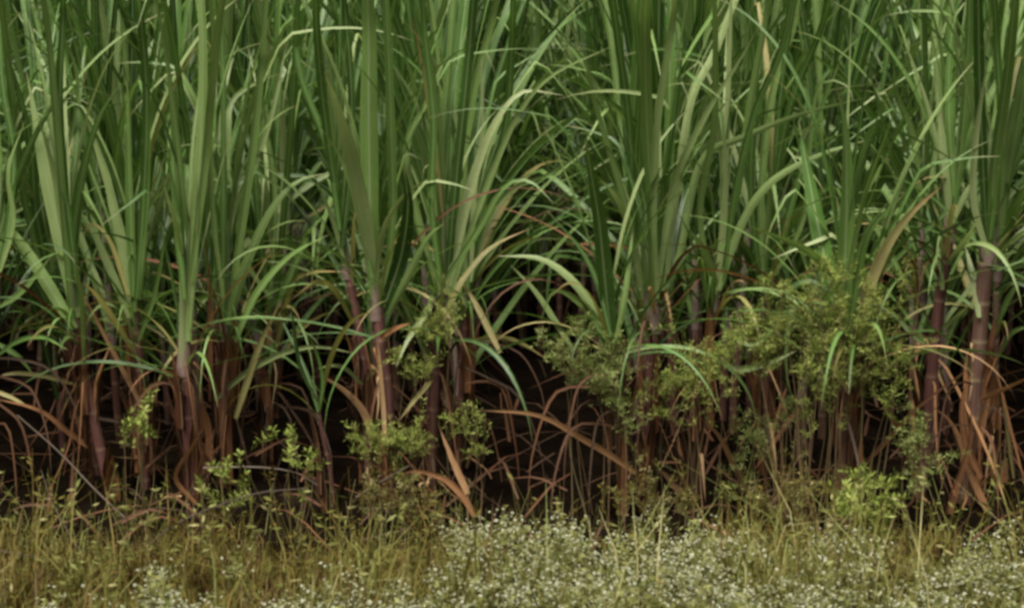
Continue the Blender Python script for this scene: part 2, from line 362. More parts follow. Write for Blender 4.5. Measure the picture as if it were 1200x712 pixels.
# ------------------------------------------------------------------ canes traced from the photograph
# culm: pixel polyline from the bottom up; leaves: (pixel polyline from the stalk outwards, width in px, tint, material)
G, Y_, D = 'leaf', 'yellow', 'dry'
CANES = [
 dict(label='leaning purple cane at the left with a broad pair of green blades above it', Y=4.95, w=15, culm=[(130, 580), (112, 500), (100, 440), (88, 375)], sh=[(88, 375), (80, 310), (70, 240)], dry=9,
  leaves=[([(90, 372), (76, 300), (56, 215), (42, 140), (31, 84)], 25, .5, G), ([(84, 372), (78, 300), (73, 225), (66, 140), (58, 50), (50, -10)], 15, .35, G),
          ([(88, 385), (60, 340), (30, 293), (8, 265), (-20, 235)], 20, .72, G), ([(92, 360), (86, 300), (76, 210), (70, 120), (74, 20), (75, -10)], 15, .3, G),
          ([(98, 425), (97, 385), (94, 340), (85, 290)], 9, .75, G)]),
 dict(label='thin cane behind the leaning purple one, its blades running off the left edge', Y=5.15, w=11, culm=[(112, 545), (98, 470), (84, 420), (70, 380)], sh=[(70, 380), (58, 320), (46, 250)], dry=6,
  leaves=[([(72, 384), (56, 315), (42, 245), (36, 170), (20, 100), (3, 48)], 17, .25, G), ([(66, 398), (40, 372), (15, 357), (-20, 350)], 7, .8, G), ([(76, 400), (40, 330), (10, 320), (-20, 345)], 10, .3, G),
          ([(55, 340), (30, 240), (18, 150), (8, 60), (0, -10)], 16, .55, G), ([(90, 450), (50, 440), (10, 438), (-20, 452)], 8, .55, Y_), ([(60, 320), (64, 230), (92, 110), (66, 28), (30, 5)], 9, .6, G)]),
 dict(label='cane with a pale blade cocked left and a blunt dark blade beside it', Y=5.0, w=13, culm=[(172, 590), (168, 500), (164, 430), (158, 370)], sh=[(158, 370), (157, 300), (158, 230)], dry=8,
  leaves=[([(154, 375), (148, 310), (130, 225), (110, 160), (89, 108)], 20, .75, G), ([(158, 365), (154, 270), (151, 180), (149, 86)], 17, .4, G),
          ([(152, 372), (128, 312), (104, 262), (82, 236)], 13, .75, G), ([(164, 350), (170, 250), (174, 170), (178, 105), (197, 87)], 11, .6, G),
          ([(160, 350), (168, 240), (172, 120), (165, 20), (160, -10)], 17, .4, G), ([(168, 478), (140, 425), (112, 372), (84, 322)], 9, .78, D), ([(160, 418), (140, 385), (118, 352), (98, 330)], 10, .75, Y_),
          ([(162, 400), (180, 350), (190, 300), (194, 260)], 9, .5, G), ([(150, 345), (130, 285), (108, 262), (96, 280)], 8, .4, Y_)]),
 dict(label='stout purple cane with a long whitish blade standing straight up its side', Y=4.88, w=20, culm=[(226, 600), (224, 540), (220, 480), (216, 420)], sh=[(216, 425), (218, 340), (222, 260)], dry=8,
  leaves=[([(219, 485), (216, 400), (214, 320), (211, 245)], 15, .95, G), ([(220, 400), (226, 300), (234, 190), (238, 90), (236, -10)], 21, .4, G),
          ([(222, 385), (226, 320), (230, 260), (232, 205)], 9, .9, G), ([(214, 300), (204, 255), (190, 208)], 8, .85, G), ([(216, 350), (206, 240), (202, 160), (204, 100)], 12, .4, G),
          ([(224, 330), (240, 200), (250, 90), (262, -10)], 16, .55, G), ([(230, 590), (206, 560), (222, 528), (246, 488)], 8, .6, D)]),
 dict(label='purple cane whose long blade arches right to touch the wide bright blade', Y=5.0, w=14, culm=[(264, 590), (266, 500), (268, 440), (264, 380)], sh=[(264, 385), (266, 320), (270, 250)], dry=9,
  leaves=[([(268, 378), (288, 310), (318, 245), (350, 212), (386, 203)], 15, .62, G), ([(262, 380), (262, 250), (262, 110), (257, -10)], 14, .4, G), ([(266, 380), (278, 300), (290, 220), (302, 120), (312, -10)], 17, .5, G),
          ([(252, 468), (290, 435), (335, 412), (375, 406), (416, 414)], 10, .85, G), ([(276, 490), (292, 440), (306, 400), (330, 350)], 11, .75, Y_), ([(276, 400), (300, 345), (340, 300), (385, 275)], 13, .7, G),
          ([(268, 200), (268, 150), (272, 118), (300, 97), (334, 84)], 9, .8, G), ([(262, 350), (250, 250), (246, 150), (250, 60), (246, -10)], 12, .6, G)]),
 dict(label='slim cane with a straight strip of orange dead leaf against its side', Y=5.12, w=11, culm=[(246, 590), (252, 500), (256, 420), (248, 360)], sh=[(248, 365), (249, 300), (250, 240)], dry=9,
  leaves=[([(247, 470), (246, 400), (246, 340), (240, 275)], 9, .75, D), ([(250, 350), (242, 260), (246, 180), (252, 100)], 13, .5, G), ([(252, 350), (270, 260), (300, 190), (322, 120), (338, 40)], 12, .7, G),
          ([(248, 350), (232, 250), (218, 150), (205, 60), (190, -10)], 13, .3, G), ([(250, 340), (255, 240), (282, 130), (296, 60)], 12, .35, G)]),
 dict(label='brown cane between the arching blades and the dark gap, half hidden in dead leaf', Y=5.2, w=11, culm=[(306, 600), (312, 500), (318, 430), (322, 370)], sh=[(322, 375), (320, 310), (322, 240)], dry=8,
  leaves=[([(322, 370), (330, 280), (338, 190), (345, 90), (350, -10)], 15, .35, G), ([(318, 380), (305, 280), (300, 180), (320, 90), (325, -10)], 15, .45, G), ([(324, 360), (350, 300), (372, 260), (400, 240)], 11, .5, G),
          ([(318, 430), (340, 340), (362, 320), (404, 318)], 9, .35, Y_), ([(330, 420), (350, 388), (375, 370), (400, 362)], 8, .4, Y_), ([(318, 350), (286, 300), (270, 210), (240, 150)], 10, .7, G), ([(316, 350), (323, 230), (311, 130), (326, 30), (326, -10)], 12, .6, G)]),
 dict(label='short thin shoot with drooping green blades standing before the black gap', Y=4.85, w=6, culm=[(392, 620), (388, 560), (378, 510), (373, 480)], sh=[(373, 482), (370, 460), (366, 440)], dry=2,
  leaves=[([(373, 482), (360, 440), (342, 400), (326, 366)], 7, .35, G), ([(374, 480), (378, 445), (370, 410), (355, 385)], 6, .25, G), ([(372, 470), (352, 430), (344, 380), (340, 350)], 6, .2, G)]),
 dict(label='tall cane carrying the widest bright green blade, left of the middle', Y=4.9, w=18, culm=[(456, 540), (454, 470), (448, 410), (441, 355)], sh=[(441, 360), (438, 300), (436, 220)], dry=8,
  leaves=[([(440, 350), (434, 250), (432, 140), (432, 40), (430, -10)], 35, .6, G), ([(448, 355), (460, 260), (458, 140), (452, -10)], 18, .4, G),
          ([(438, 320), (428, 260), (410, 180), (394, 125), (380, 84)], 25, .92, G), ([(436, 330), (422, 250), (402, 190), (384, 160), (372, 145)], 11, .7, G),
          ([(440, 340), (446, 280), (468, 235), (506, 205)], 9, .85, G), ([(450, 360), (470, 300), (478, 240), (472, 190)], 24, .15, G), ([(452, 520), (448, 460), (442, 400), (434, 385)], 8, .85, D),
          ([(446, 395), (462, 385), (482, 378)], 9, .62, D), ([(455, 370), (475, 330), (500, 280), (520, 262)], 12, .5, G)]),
 dict(label='dark purple cane just left of the tall one with the widest blade', Y=5.05, w=14, culm=[(432, 590), (430, 480), (422, 390), (406, 310)], sh=[(406, 312), (398, 250), (392, 190)], dry=8,
  leaves=[([(404, 310), (392, 215), (380, 130), (372, 50), (370, -10)], 18, .45, G), ([(404, 308), (392, 265), (378, 228), (366, 200)], 8, .85, G), ([(400, 290), (410, 200), (412, 110), (405, 20), (402, -10)], 15, .4, G),
          ([(438, 515), (426, 482), (402, 456), (372, 438)], 13, .85, D), ([(425, 450), (405, 432), (390, 428), (372, 432)], 7, .85, G), ([(398, 270), (382, 170), (350, 80), (345, -10)], 13, .3, G),
          ([(415, 380), (392, 340), (372, 330), (340, 352)], 9, .3, Y_)]),
 dict(label='reddish cane crowded among yellow-green blades right of the widest blade', Y=4.97, w=17, culm=[(506, 570), (507, 500), (512, 430), (518, 355)], sh=[(518, 360), (519, 300), (520, 240)], dry=7,
  leaves=[([(520, 350), (514, 250), (520, 150), (528, 60), (533, -10)], 17, .55, G), ([(524, 345), (530, 260), (540, 160), (550, 60), (556, -10)], 19, .45, G),
          ([(524, 345), (538, 275), (556, 205), (580, 145), (612, 108), (660, 112)], 16, .85, G), ([(528, 345), (552, 270), (580, 195), (610, 130), (648, 88), (718, 54)], 10, .7, G),
          ([(516, 340), (496, 280), (476, 178), (500, 120), (524, 66), (543, 86)], 12, .62, G), ([(514, 342), (496, 372), (478, 398), (464, 430)], 10, .7, G), ([(586, 413), (566, 372), (552, 346), (536, 322)], 10, .9, Y_),
          ([(506, 445), (486, 468), (468, 492)], 8, .6, Y_), ([(518, 380), (540, 330), (575, 290), (620, 268)], 10, .45, Y_), ([(520, 330), (560, 270), (590, 220), (620, 212), (650, 240)], 10, .55, G),
          ([(516, 330), (506, 240), (508, 140), (498, 40), (495, -10)], 16, .3, G)]),
 dict(label='cane behind the reddish one, blades crossing at head height of the tall cluster', Y=5.25, w=11, culm=[(536, 590), (540, 480), (545, 400), (548, 340)], sh=[(548, 345), (548, 280), (552, 210)], dry=6,
  leaves=[([(548, 340), (566, 240), (592, 150), (600, 50), (602, -10)], 16, .45, G), ([(548, 340), (540, 230), (555, 110), (575, 30), (585, -10)], 17, .55, G), ([(550, 330), (570, 262), (600, 222), (640, 205), (684, 178)], 10, .7, G),
          ([(552, 330), (556, 230), (565, 150), (566, 60), (582, 90)], 10, .75, G), ([(552, 400), (580, 395), (610, 402), (640, 420)], 9, .3, Y_), ([(548, 360), (520, 300), (480, 192), (455, 205), (445, 240)], 9, .75, G)]),
 dict(label='short grey-green cane fanned out above the grey weed in the centre', Y=4.85, w=11, culm=[(728, 560), (724, 500), (720, 450), (718, 408)], sh=[(718, 410), (716, 380), (714, 340)], dry=4,
  leaves=[([(718, 405), (710, 340), (702, 260), (692, 200), (685, 162)], 27, .45, G), ([(708, 405), (694, 360), (664, 322), (630, 302), (582, 300)], 13, .88, G), ([(672, 410), (652, 378), (628, 342), (598, 310)], 10, .85, G),
          ([(722, 400), (732, 350), (738, 300), (742, 262)], 10, .6, G), ([(712, 400), (684, 360), (650, 340), (632, 380)], 8, .4, G), ([(716, 395), (700, 330), (680, 290), (655, 262), (640, 245)], 9, .4, G),
          ([(745, 553), (716, 533), (680, 512), (630, 486), (556, 480)], 11, .72, D)]),
 dict(label='dark cane with a pale blade leaning left over the central gap', Y=5.1, w=13, culm=[(748, 590), (752, 500), (756, 430), (760, 360)], sh=[(760, 365), (758, 300), (757, 240)], dry=7,
  leaves=[([(750, 350), (743, 260), (738, 150), (726, 60), (716, -10)], 17, .45, G), ([(752, 350), (742, 280), (722, 232), (702, 208)], 12, .85, G), ([(752, 340), (752, 290), (762, 268), (782, 256)], 11, .85, G),
          ([(755, 330), (730, 230), (700, 130), (684, 70), (650, 40)], 10, .65, G), ([(758, 340), (748, 230), (752, 120), (745, 20), (744, -10)], 14, .3, G), ([(735, 290), (710, 286), (664, 286)], 7, .5, D)]),
 dict(label='stout purple cane rising behind the middle weed with a dense sheaf of blades', Y=4.95, w=18, culm=[(756, 600), (758, 520), (762, 440), (768, 370)], sh=[(768, 375), (771, 300), (774, 230)], dry=8,
  leaves=[([(764, 360), (764, 260), (758, 140), (756, 40), (757, -10)], 24, .5, G), ([(774, 355), (780, 260), (784, 150), (786, -10)], 22, .42, G), ([(780, 340), (792, 230), (810, 118), (838, 60), (866, -10)], 15, .88, G),
          ([(770, 340), (788, 225), (802, 185), (832, 126), (866, 72), (890, 30)], 12, .8, G), ([(776, 340), (796, 300), (822, 190), (870, 162), (940, 134), (1034, 110)], 13, .85, G),
          ([(770, 350), (766, 240), (772, 130), (788, 30), (790, -10)], 14, .6, G), ([(800, 580), (790, 568), (780, 556), (770, 548)], 11, .78, D)]),
 dict(label='cane right of the dense sheaf with a blunt pale blade stub leaning left', Y=5.0, w=13, culm=[(812, 590), (820, 500), (828, 430), (838, 350)], sh=[(838, 355), (845, 300), (852, 240)], dry=9,
  leaves=[([(838, 348), (850, 285), (866, 215), (880, 120), (898, 20), (900, -10)], 17, .5, G), ([(838, 345), (846, 280), (850, 200), (846, 120)], 12, .88, G), ([(840, 335), (826, 295), (807, 268)], 13, .82, G),
          ([(836, 340), (820, 250), (836, 150), (838, 60), (836, -10)], 15, .4, G), ([(842, 340), (870, 260), (905, 212), (960, 182), (1020, 163)], 13, .85, G), ([(840, 420), (866, 432), (900, 425), (935, 410)], 11, .72, G),
          ([(884, 588), (862, 548), (842, 510), (820, 488)], 11, .78, D), ([(848, 330), (860, 230), (885, 130), (915, 60), (930, -10)], 14, .4, G), ([(845, 380), (868, 400), (892, 400), (930, 350)], 8, .4, G)]),
 dict(label='cane hidden low down by weeds, its bright blades leaning right above them', Y=5.2, w=11, culm=[(900, 600), (898, 500), (896, 420), (894, 350)], sh=[(894, 355), (900, 290), (906, 230)], dry=6,
  leaves=[([(895, 350), (905, 240), (925, 130), (960, 40), (975, -10)], 16, .4, G), ([(895, 345), (892, 230), (905, 110), (930, 30), (935, -10)], 16, .5, G), ([(898, 340), (930, 230), (965, 120), (990, 60)], 12, .6, G),
          ([(892, 340), (880, 220), (885, 100), (875, -10)], 15, .3, G), ([(900, 330), (940, 260), (948, 180), (960, 100), (992, 100), (1000, 120)], 9, .6, G), ([(896, 345), (880, 300), (860, 280), (835, 300)], 9, .4, G)]),
 dict(label='young cane rising out of the large weed, two blue-green blades in a V', Y=4.78, w=14, culm=[(992, 560), (990, 500), (988, 440), (986, 385)], sh=[(986, 390), (986, 350), (986, 310)], dry=5,
  leaves=[([(983, 388), (968, 310), (952, 230), (936, 142)], 28, .33, G), ([(988, 388), (990, 310), (992, 230), (990, 150), (980, 100)], 26, .42, G), ([(982, 330), (960, 305), (935, 287), (876, 264)], 12, .7, G),
          ([(994, 390), (1005, 330), (1020, 270), (1062, 225)], 11, .6, G), ([(984, 350), (950, 330), (920, 345), (905, 370)], 9, .4, G), ([(990, 340), (1010, 240), (1030, 180), (1060, 100)], 9, .6, G)]),
 dict(label='yellowing cane behind the large weed, one pale blade curving up to the right', Y=4.8, w=9, culm=[(998, 560), (998, 500), (1000, 450), (1004, 410)], sh=[(1004, 412), (1008, 380), (1014, 350)], dry=5,
  leaves=[([(1004, 412), (1016, 345), (1040, 288), (1068, 250), (1104, 218)], 18, .95, Y_), ([(1004, 400), (1000, 330), (1016, 270), (1045, 232)], 10, .7, G), ([(1006, 395), (1030, 395), (1055, 420), (1082, 412)], 9, .75, G)]),
 dict(label='thin rusty brown cane standing just left of the paired purple canes', Y=5.1, w=9, culm=[(1068, 600), (1070, 500), (1072, 400), (1080, 280)], sh=[(1080, 285), (1083, 200), (1085, 120)], dry=7,
  leaves=[([(1082, 260), (1086, 170), (1084, 80), (1080, -10)], 15, .4, G), ([(1080, 250), (1070, 160), (1052, 110), (1046, 70)], 11, .65, G), ([(1080, 260), (1050, 200), (1036, 150), (1012, 56)], 10, .6, G),
          ([(1082, 240), (1100, 150), (1096, 50), (1098, -10)], 14, .5, G), ([(1078, 300), (1062, 250), (1045, 240), (1030, 270)], 8, .5, G), ([(1060, 330), (1040, 290), (1016, 250), (990, 230)], 9, .7, G)]),
 dict(label='purple cane of the right-hand pair, with short pale blades on both sides', Y=4.92, w=17, culm=[(1086, 500), (1092, 440), (1100, 360), (1114, 265)], sh=[(1114, 268), (1120, 200), (1126, 130)], dry=4,
  leaves=[([(1114, 262), (1108, 190), (1102, 140), (1096, 94)], 13, .9, G), ([(1116, 262), (1128, 160), (1134, 70), (1136, -10)], 18, .5, G), ([(1104, 340), (1100, 300), (1110, 278)], 11, .88, G),
          ([(1116, 262), (1130, 230), (1150, 196)], 9, .8, G), ([(1112, 306), (1130, 282), (1150, 250)], 9, .85, G), ([(1104, 385), (1120, 372), (1137, 356)], 8, .85, G), ([(1096, 410), (1070, 392), (1048, 368), (1016, 350)], 8, .8, G),
          ([(1118, 230), (1112, 130), (1114, 50), (1124, 10), (1145, 0)], 13, .4, G), ([(1012, 545), (1040, 515), (1078, 475), (1140, 428)], 8, .55, D), ([(1052, 500), (1040, 480), (1028, 462)], 9, .7, D)]),
 dict(label='thickest purple cane near the right edge, wrapped in dead brown sheaths at its foot', Y=4.88, w=23, culm=[(1130, 600), (1138, 520), (1146, 430), (1152, 340), (1158, 290)], sh=[(1158, 295), (1160, 220), (1161, 150)], dry=14,
  leaves=[([(1157, 290), (1152, 190), (1148, 90), (1146, -10)], 22, .42, G), ([(1160, 285), (1166, 190), (1180, 90), (1190, -10)], 22, .55, G), ([(1147, 372), (1140, 325), (1130, 284)], 12, .88, G),
          ([(1160, 280), (1172, 160), (1168, 50), (1164, -10)], 15, .3, G), ([(1150, 468), (1176, 456), (1210, 440)], 9, .6, D), ([(1165, 612), (1142, 565), (1118, 500), (1090, 474)], 12, .75, D),
          ([(1158, 300), (1140, 230), (1146, 140), (1160, 60)], 12, .75, G), ([(1150, 560), (1132, 520), (1128, 470), (1142, 430)], 13, .6, D), ([(1110, 610), (1120, 570), (1136, 520), (1138, 470)], 13, .5, D)]),
 dict(label='slender cane half behind the thickest one, blades bending off the right edge', Y=5.05, w=12, culm=[(1168, 600), (1166, 500), (1166, 420), (1170, 310)], sh=[(1170, 315), (1174, 240), (1178, 170)], dry=6,
  leaves=[([(1171, 300), (1182, 210), (1196, 130), (1206, 40), (1210, -10)], 17, .4, G), ([(1168, 380), (1184, 345), (1206, 318)], 10, .6, G), ([(1170, 310), (1190, 250), (1215, 190)], 10, .6, G),
          ([(1168, 420), (1185, 390), (1215, 380)], 10, .5, G), ([(1166, 340), (1190, 330), (1220, 345)], 10, .3, G), ([(1172, 290), (1176, 190), (1200, 60), (1204, -10)], 15, .5, G), ([(1188, 560), (1180, 500), (1170, 440)], 7, .5, Y_)]),
 dict(label='cane cut by the left edge, its low blades crossing the black gap', Y=5.0, w=14, culm=[(-18, 600), (-14, 500), (-8, 420), (-4, 340)], sh=[(-4, 345), (0, 270), (2, 200)], dry=4,
  leaves=[([(-4, 330), (0, 240), (-6, 120), (10, 30), (34, 12)], 18, .5, G), ([(-8, 400), (10, 410), (24, 420), (40, 440)], 9, .35, G), ([(-4, 360), (15, 350), (32, 335), (60, 300)], 12, .4, G), ([(-6, 340), (10, 262), (16, 180), (2, 90), (0, -10)], 15, .3, G),
          ([(108, 526), (80, 506), (45, 480), (-10, 466)], 9, .7, D), ([(-12, 456), (12, 465), (36, 478)], 7, .85, Y_), ([(-8, 420), (20, 400), (50, 395), (80, 410)], 8, .3, G), ([(-4, 330), (16, 260), (10, 200), (30, 140)], 11, .8, G)]),
]
def traced(c, i):
    rr = random.Random(500 + i); Y0 = c['Y']
    cu = [at(x, y, Y0) for x, y in c['culm']]
    # carry the stalk down to the soil
    d = cu[0] - cu[1]; d.y = 0
    k = (cu[0].z + .03) / max(.05, -d.z) if d.z < 0 else 1
    foot = Vector((cu[0].x + max(-.12, min(.12, d.x * k)), Y0, -.03)) if cu[0].z > .0 else None
    if foot: cu = [foot] + cu
    root = empty('sugarcane_plant', Vector((cu[0].x, cu[0].y, 0)))
    tag(root, c['label'], 'sugarcane', 'front canes of the field')
    rad = c['w'] * MPP / 2 * .78
    m = MB(); tube(m, cu, lambda t: rad * (1.1 - .12 * t), n=30, sides=14, joints=6, seed=i); m.build('stalk', M['culm'], root)
    sh = [at(x, y, Y0 - .005 * j) for j, (x, y) in enumerate(c['sh'])]
    m = MB(); tube(m, [sh[0] + (sh[0] - sh[1]).normalized() * .03] + sh, lambda t: rad * 1.18 * (1 - .82 * t), n=10, sides=12, hz=1); m.build('leaf_sheath', M['sheath'], root)
    for j, (px, wpx, tn, key) in enumerate(c['leaves']):
        r2 = random.Random(i * 97 + j)
        n = len(px); dd = r2.uniform(-.3, .12) if key != D else r2.uniform(-.14, -.02)
        start = -.012 - .008 * j
        pts = [at(x, y, Y0 + start + dd * (q / (n - 1)) ** 1.4) for q, (x, y) in enumerate(px)]
        if px[-1][1] <= -5:                       # the blade goes on above the frame
            T = (pts[-1] - pts[-2]).normalized(); s_ = 1 if T.x > 0 else -1
            o = Vector((T.x * 1.5 + s_ * .25 + r2.uniform(-.3, .3), dd, 0))
            pts.append(pts[-1] + T * .16 + o * .02); pts.append(pts[-1] + T * .12 + o * .10); pts.append(pts[-1] + o * .2 + Vector((0, 0, .02)))
        a0 = r2.uniform(-.45, .45); a1 = r2.uniform(-.8, .8)
        m = MB()
        nn = max(12, int(sum((pts[q + 1] - pts[q]).length for q in range(len(pts) - 1)) / .03))
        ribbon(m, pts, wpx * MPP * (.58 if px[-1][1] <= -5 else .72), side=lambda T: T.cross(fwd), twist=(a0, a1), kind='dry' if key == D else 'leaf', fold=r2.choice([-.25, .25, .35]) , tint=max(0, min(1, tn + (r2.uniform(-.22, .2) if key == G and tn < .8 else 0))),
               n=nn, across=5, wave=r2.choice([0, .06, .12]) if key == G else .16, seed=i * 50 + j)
        o = m.build('dry_leaf' if key == D else 'leaf', M[key], root)
    # finer blades between the traced ones
    az0 = rr.uniform(0, 6.28)
    for j in range(12 if c['w'] > 8 else 0):
        az = az0 + j * math.pi + rr.uniform(-.7, .7); q = rr.random(); o = Vector((math.cos(az), math.sin(az) * .8, 0))
        p = sh[0].lerp(sh[-1], q); pts = [p.copy()]; Ln = rr.uniform(.35, .8); a0 = R(rr.uniform(4, 18)); bd = R(rr.uniform(5, 65)); kk = rr.uniform(.6, .93); kd = rr.choice([0, 0, 40, 90])
        for u_ in range(1, 11):
            t = u_ / 10; a = a0 + bd * t ** 2 + (R(kd) if t > kk else 0)
            p = p + (o * math.sin(a) + Vector((0, 0, math.cos(a)))) * Ln / 10; pts.append(p.copy())
        m = MB(); ribbon(m, pts, rr.uniform(.007, .018), side=Vector((-o.y, o.x, 0)), twist=(rr.uniform(-.6, .6), rr.uniform(-1.5, 1.5)), tint=rr.choice([.2, .4, .6, .8, .95]), n=16, across=5, fold=.35, wave=.08, seed=i * 9 + j)
        m.build('leaf', M['leaf'] if rr.random() < .97 else M['yellow'], root)
    for j in range(13 if c['w'] > 8 else 2):
        az = rr.uniform(0, 6.28); o = Vector((math.cos(az), -abs(math.sin(az)) * .6 if rr.random() < .6 else math.sin(az) * .7, 0))
        p = cu[-1].lerp(cu[-2], rr.uniform(0, .8)); pts = [p.copy()]; Ln = rr.uniform(.25, .62); a0 = R(rr.uniform(18, 75)); bd = R(rr.uniform(30, 110))
        for u_ in range(1, 11):
            a = a0 + bd * (u_ / 10) ** 1.6
            p = p + (o * math.sin(a) + Vector((0, 0, math.cos(a)))) * Ln / 10; p.z = max(p.z, .04); pts.append(p.copy())
        key = rr.choice([G, G, G, G, G, Y_, D]); m = MB()
        ribbon(m, pts, rr.uniform(.006, .014), side=Vector((-o.y, o.x, 0)), twist=(rr.uniform(-.6, .6), rr.uniform(-1.5, 1.5)), tint=rr.uniform(.05, .75), n=14, across=5, fold=.35, wave=.1, seed=i * 19 + j)
        m.build('dry_leaf' if key == D else 'leaf', M[key], root)
    P = spline(cu, 20)
    dry_bits(root, P, int(c['dry'] * 2.2), rr)
    return root
def arcs(ci, spots, seed):
    q = random.Random(seed)
    for x0, y0, x1, y1 in spots:
        mx = (x0 + x1) / 2 + (x1 - x0) * .18; my = min(y0, y1) + abs(y1 - y0) * q.uniform(.02, .22)
        CANES[ci]['leaves'].append(([(x0, y0), (x0 * .6 + mx * .4, y0 * .5 + my * .5 - 6), (mx, my), (x1 * .8 + mx * .2, (my + y1) / 2), (x1, y1)], q.uniform(2.5, 6), q.uniform(.0, .3), D))
arcs(12, [(716, 455, 618, 600), (718, 440, 660, 590), (716, 480, 690, 600), (720, 500, 645, 615)], 1)
arcs(11, [(545, 430, 640, 600), (545, 450, 610, 610), (542, 480, 590, 610), (546, 400, 640, 500)], 2)
arcs(6, [(318, 450, 375, 600), (318, 470, 350, 610), (316, 440, 280, 590), (320, 480, 390, 560)], 3)
arcs(21, [(1140, 500, 1080, 600), (1145, 480, 1190, 590), (1150, 500, 1170, 610), (1140, 450, 1098, 560)], 4)
arcs(23, [(-10, 440, 60, 560), (-8, 470, 40, 600), (-10, 500, 20, 610), (-10, 420, 90, 500)], 5)
for i, c in enumerate(CANES): traced(c, i)

# ------------------------------------------------------------------ canes of the rows behind
protos = []
for s in range(14):
    parts = grown_cane(100 + s)
    protos.append([(n, m.mesh(n, M[k])) for n, m, k in parts])
def place(proto, x, y, rz, sc, lx, ly, label, group):
    r = empty('sugarcane_plant', (x, y, hgt(x, y))); r.rotation_euler = (lx, ly, rz); r.scale = (sc, sc, sc)
    tag(r, label, 'sugarcane', group)
    for n, me in proto:
        o = bpy.data.objects.new(n, me); col.objects.link(o); o.parent = r
rr = random.Random(77); k = 0
spots = []
for yrow, n, half in ((5.45, 27, 1.4), (5.85, 44, 1.55), (6.4, 62, 1.75), (6.8, 60, 1.85), (7.25, 70, 1.95)):
    for j in range(n):
        spots.append((-half + 2 * half * (j + rr.uniform(.1, .9)) / n, yrow + rr.uniform(-.17, .17)))
for x, y in spots:
    # the near row leaves the dark gaps of the photograph open
    px = 600 + F * x / (y * 1.02)
    gap = 550 < px < 715 or -60 < px < 70 or 325 < px < 405 or px > 1160 or 1020 < px < 1062
    if gap and y < 6.6 and rr.random() < .9: continue
    place(protos[k % 14], x, y, rr.uniform(0, 6.28), rr.uniform(.88, 1.15), rr.uniform(-.08, .08), rr.uniform(-.08, .08),
          'green cane in the crowded rows behind the front canes', 'canes in the rows behind'); k += 1
# the rest of the field, nobody could count it
simple = []
for s in range(6):
    simple.append([(m, {'culm': 0, 'sheath': 1, 'leaf': 2, 'yellow': 3, 'dry': 4}[kk]) for n, m, kk in grown_cane(300 + s, simple=True)])
arr = []
for (m_parts) in simple:
    b = MB()
    for m, mi in m_parts:
        o = len(b.v); b.v += m.v; b.uv += m.uv; b.t += m.t; b.f += [tuple(q + o for q in f) for f in m.f]; b.mi += [mi] * len(m.f)
    arr.append((np.array([tuple(p) for p in b.v]), np.array(b.f), np.array(b.uv), np.array(b.t), np.array(b.mi)))
Vs, Fs, Us, Ts, Ms = [], [], [], [], []; off = 0
def mass(x, y):
    global off
    v, f, u, t, mi = arr[rr.randrange(6)]; a = rr.uniform(0, 6.28); s = rr.uniform(.9, 1.2); c_, s_ = math.cos(a) * s, math.sin(a) * s
    w_ = np.empty_like(v); w_[:, 0] = v[:, 0] * c_ - v[:, 1] * s_ + x; w_[:, 1] = v[:, 0] * s_ + v[:, 1] * c_ + y; w_[:, 2] = v[:, 2] * s + hgt(x, y)
    Vs.append(w_); Fs.append(f + off); Us.append(u); Ts.append(np.clip(t + rr.uniform(-.1, .1), 0, 1)); Ms.append(mi); off += len(v)
for yrow in (7.7, 8.2, 8.8, 9.5, 10.3, 11.2, 12.2):
    x = -4.4
    while x < 4.4: mass(x, yrow + rr.uniform(-.2, .2)); x += rr.uniform(.05, .11)
for yrow in (5.0, 5.5, 6.0, 6.5, 7.1):  # field carried on out of frame, added to stop light leaking in sideways
    for sgn in (-1, 1):
        x = 1.45 + (yrow - 5) * .26
        while x < 4.4: mass(sgn * x, yrow + rr.uniform(-.15, .15)); x += rr.uniform(.06, .13)
for yrow in (-1.6, -2.2, -3.0):                 # unseen cane wall behind the camera, added to cut low front light
    x = -4.5
    while x < 4.5: mass(x, yrow + rr.uniform(-.15, .15)); x += rr.uniform(.1, .2)
mm = MB(); mm.v = np.concatenate(Vs); mm.f = np.concatenate(Fs).tolist(); mm.uv = np.concatenate(Us).tolist(); mm.t = np.concatenate(Ts).tolist(); mm.mi = np.concatenate(Ms).tolist()
o = mm.build('cane_field', [M['culm'], M['sheath'], M['leaf'], M['yellow'], M['dry']])
tag(o, 'solid mass of green cane filling the field far behind, with unseen rows added to block light', 'cane field', kind='stuff')

# ------------------------------------------------------------------ weeds among the canes
def pinnate(mb, p, d, L_, rr, mi=0, lw=.003, ll=.012, pairs=7):
    """a little sprig: narrow leaflets set around a twiglet"""
    tn = rr.uniform(0, 1); A = d.orthogonal().normalized(); B = d.cross(A); a = rr.uniform(0, 6.28)
    droop = Vector((0, 0, -1)) * L_ * rr.uniform(0, .5)
    q0 = A * .0005; e0 = p + d * L_ + droop
    mb.face([p - q0, p + q0, e0], tn, mi)
    for i in range(pairs * 2):
        t = (i + 1) / (pairs * 2); c_ = p + d * L_ * t + droop * t * t; a += 2.4 + rr.uniform(-.4, .4)
        s = ll * rr.uniform(.5, 1.25)
        o = A * math.cos(a) + B * math.sin(a)
        e = (o + d * rr.uniform(.2, 1) + Vector((0, 0, rr.uniform(-.3, .4)))).normalized()
        q = e.cross(Vector((rr.gauss(0, 1), rr.gauss(0, 1), rr.gauss(0, 1)))).normalized() * lw * .5 * rr.uniform(.7, 1.3)
        mb.face([c_, c_ + e * s * .45 + q, c_ + e * s, c_ + e * s * .45 - q], max(0, min(1, tn + rr.uniform(-.3, .3))), mi)
